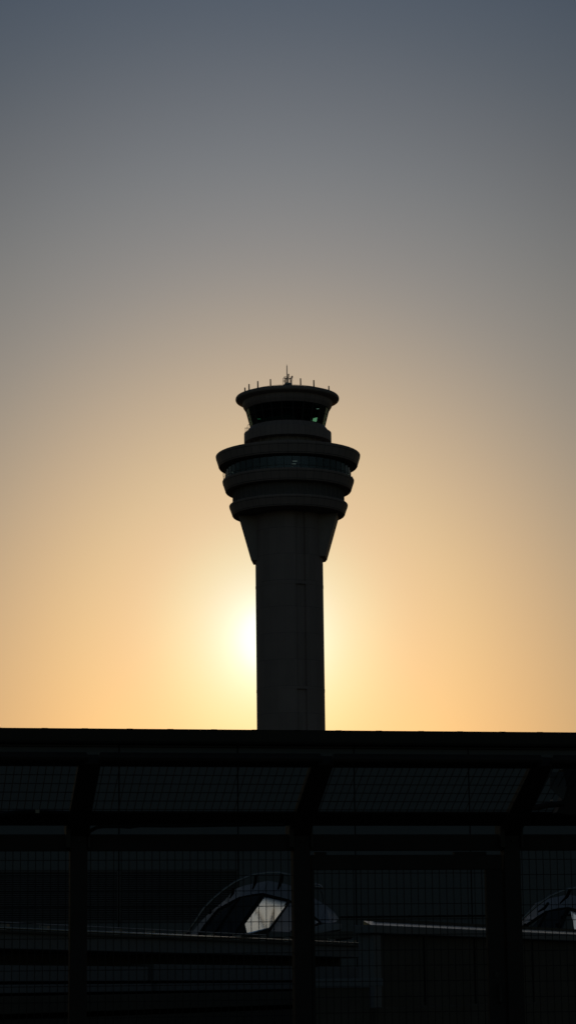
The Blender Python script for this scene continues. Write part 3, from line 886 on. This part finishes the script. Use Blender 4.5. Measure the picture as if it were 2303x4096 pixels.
bm = B(); x_in0, x_in1 = .04, gw - st_w - .005; nv = int((x_in1 - x_in0) / WP)
for k in range(nv):
    x = x_in0 + (k + .5) * (x_in1 - x_in0) / nv; tube(bm, [(x, 0, .2), (x, 0, zg0 + .02)], .0036, 5, False)
z = zg0 - .03
while z > .2:
    tube(bm, [(x_in0, .008, z), (x_in1, .008, z)], .0033, 5, False); z -= HP
obj('mesh_panel', bm, WIRE, gate)
hx = gw - .07; hz0, hz1 = fl(1990, 4010)[1], fl(1990, 3938)[1]
bm = B(); tube(bm, [(hx, -.035, hz0), (hx, -.09, hz0 + .01), (hx, -.09, hz1 - .01), (hx, -.035, hz1)], .014, 8); obj('handle', bm, FENCEL, gate)
bm = B(); zk = fl(1982, 3898)[1]; tube(bm, [(hx - .02, -.034, zk), (hx - .02, -.052, zk)], .026, 16); obj('lock', bm, FENCEL, gate)

# floodlight bracket and box on the fence at the right
qx, qz = fl(2260, 3150)
lamp = thing('floodlight', 'dark boxy floodlight on a bracket and pipe at the right end of the fence', 'floodlight', F0 + uF * (xr + .35) + nF * .75, AF)
def pl2(px, py, o=.75):
    P = atplane(px, py, F0 + nF * o, nF); d = P - lamp.location; return Vector((d.dot(uF), -d.dot(nF), d.z + 0))
bm = B()
prism(bm, [pl2(2236, 3022), pl2(2330, 3018), pl2(2330, 3062), pl2(2224, 3062), pl2(2220, 3050)], uF * 0 + Vector((0, .22, 0))); obj('housing', bm, FENCE, lamp, bevel=.01)
bm = B()
prism(bm, [pl2(2250, 3075), pl2(2330, 3070), pl2(2330, 3260), pl2(2272, 3262), pl2(2225, 3252), pl2(2246, 3200), pl2(2265, 3150)], Vector((0, .16, 0))); obj('bracket', bm, FENCE, lamp, bevel=.01)
bm = B(); prism(bm, [pl2(2198, 3088, .78), pl2(2252, 3088, .78), pl2(2266, 3150, .78), pl2(2250, 3200, .78), pl2(2198, 3150, .78)], Vector((0, .012, 0))); obj('visor', bm, PLASTIC, lamp)
bm = B(); tube(bm, [pl2(2132, 3232), pl2(2190, 3220), pl2(2250, 3214)], .026, 8); obj('pipe', bm, FENCE, lamp)
bm = B(); tube(bm, [pl2(2206, 3206), pl2(2203, 3201)], .012, 8); tube(bm, [pl2(2216, 3024), pl2(2202, 3029), pl2(2224, 3042), pl2(2222, 3060)], .006, 6); obj('bolt', bm, STEEL, lamp)

# cable running along the lower rail, sagging under it and turning into the left post
def fp(px, py, o=.0):
    P = atplane(px, py, F0 + nF * o, nF); return P
cab = B(); o0 = fp(360, 3330, .3)
pts = [fp(352, 3338, .12), fp(362, 3324, .2), fp(385, 3311, .28), fp(410, 3306, .3), fp(470, 3305, .3), fp(520, 3308, .3), fp(560, 3302, .3), fp(700, 3303, .3), fp(900, 3300, .3), fp(1140, 3298, .3)]
tube(cab, [p - o0 for p in pts], .016, 8)
c_o = obj('cable', cab, RUBBER, None, loc=o0)
c_o['label'] = 'black cable sagging under the lower fence rail, right of the left post'; c_o['category'] = 'cable'
o1 = fp(60, 3258, .45); cab = B()
tube(cab, [fp(-120, 3300, .5) - o1, fp(0, 3262, .5) - o1, fp(70, 3250, .47) - o1, fp(140, 3247, .45) - o1, fp(275, 3252, .4) - o1], [.03, .028, .024, .022, .02], 8)
c1 = obj('cable', cab, RUBBER, None, loc=o1)
c1['label'] = 'thick dark cable lying on the lower fence rail at the left edge'; c1['category'] = 'cable'
cl = B(); box(cl, fp(152, 3246, .5) - o1, (.035, .04, .03)); obj('cable_glint', cl, GLINT, c1)  # tiny glossy box added to give the cable a bluish glint

# ------------------------------------------------------------------ render
sc.view_settings.view_transform = 'Standard'; sc.view_settings.look = 'None'
sc.view_settings.exposure = -3.32; sc.view_settings.gamma = 1
sc.render.film_transparent = False
sc.cycles.max_bounces = 8; sc.cycles.transparent_max_bounces = 16
sc.cycles.use_denoising = True
sc.cycles.sample_clamp_indirect = 4
bpy.context.view_layer.update()
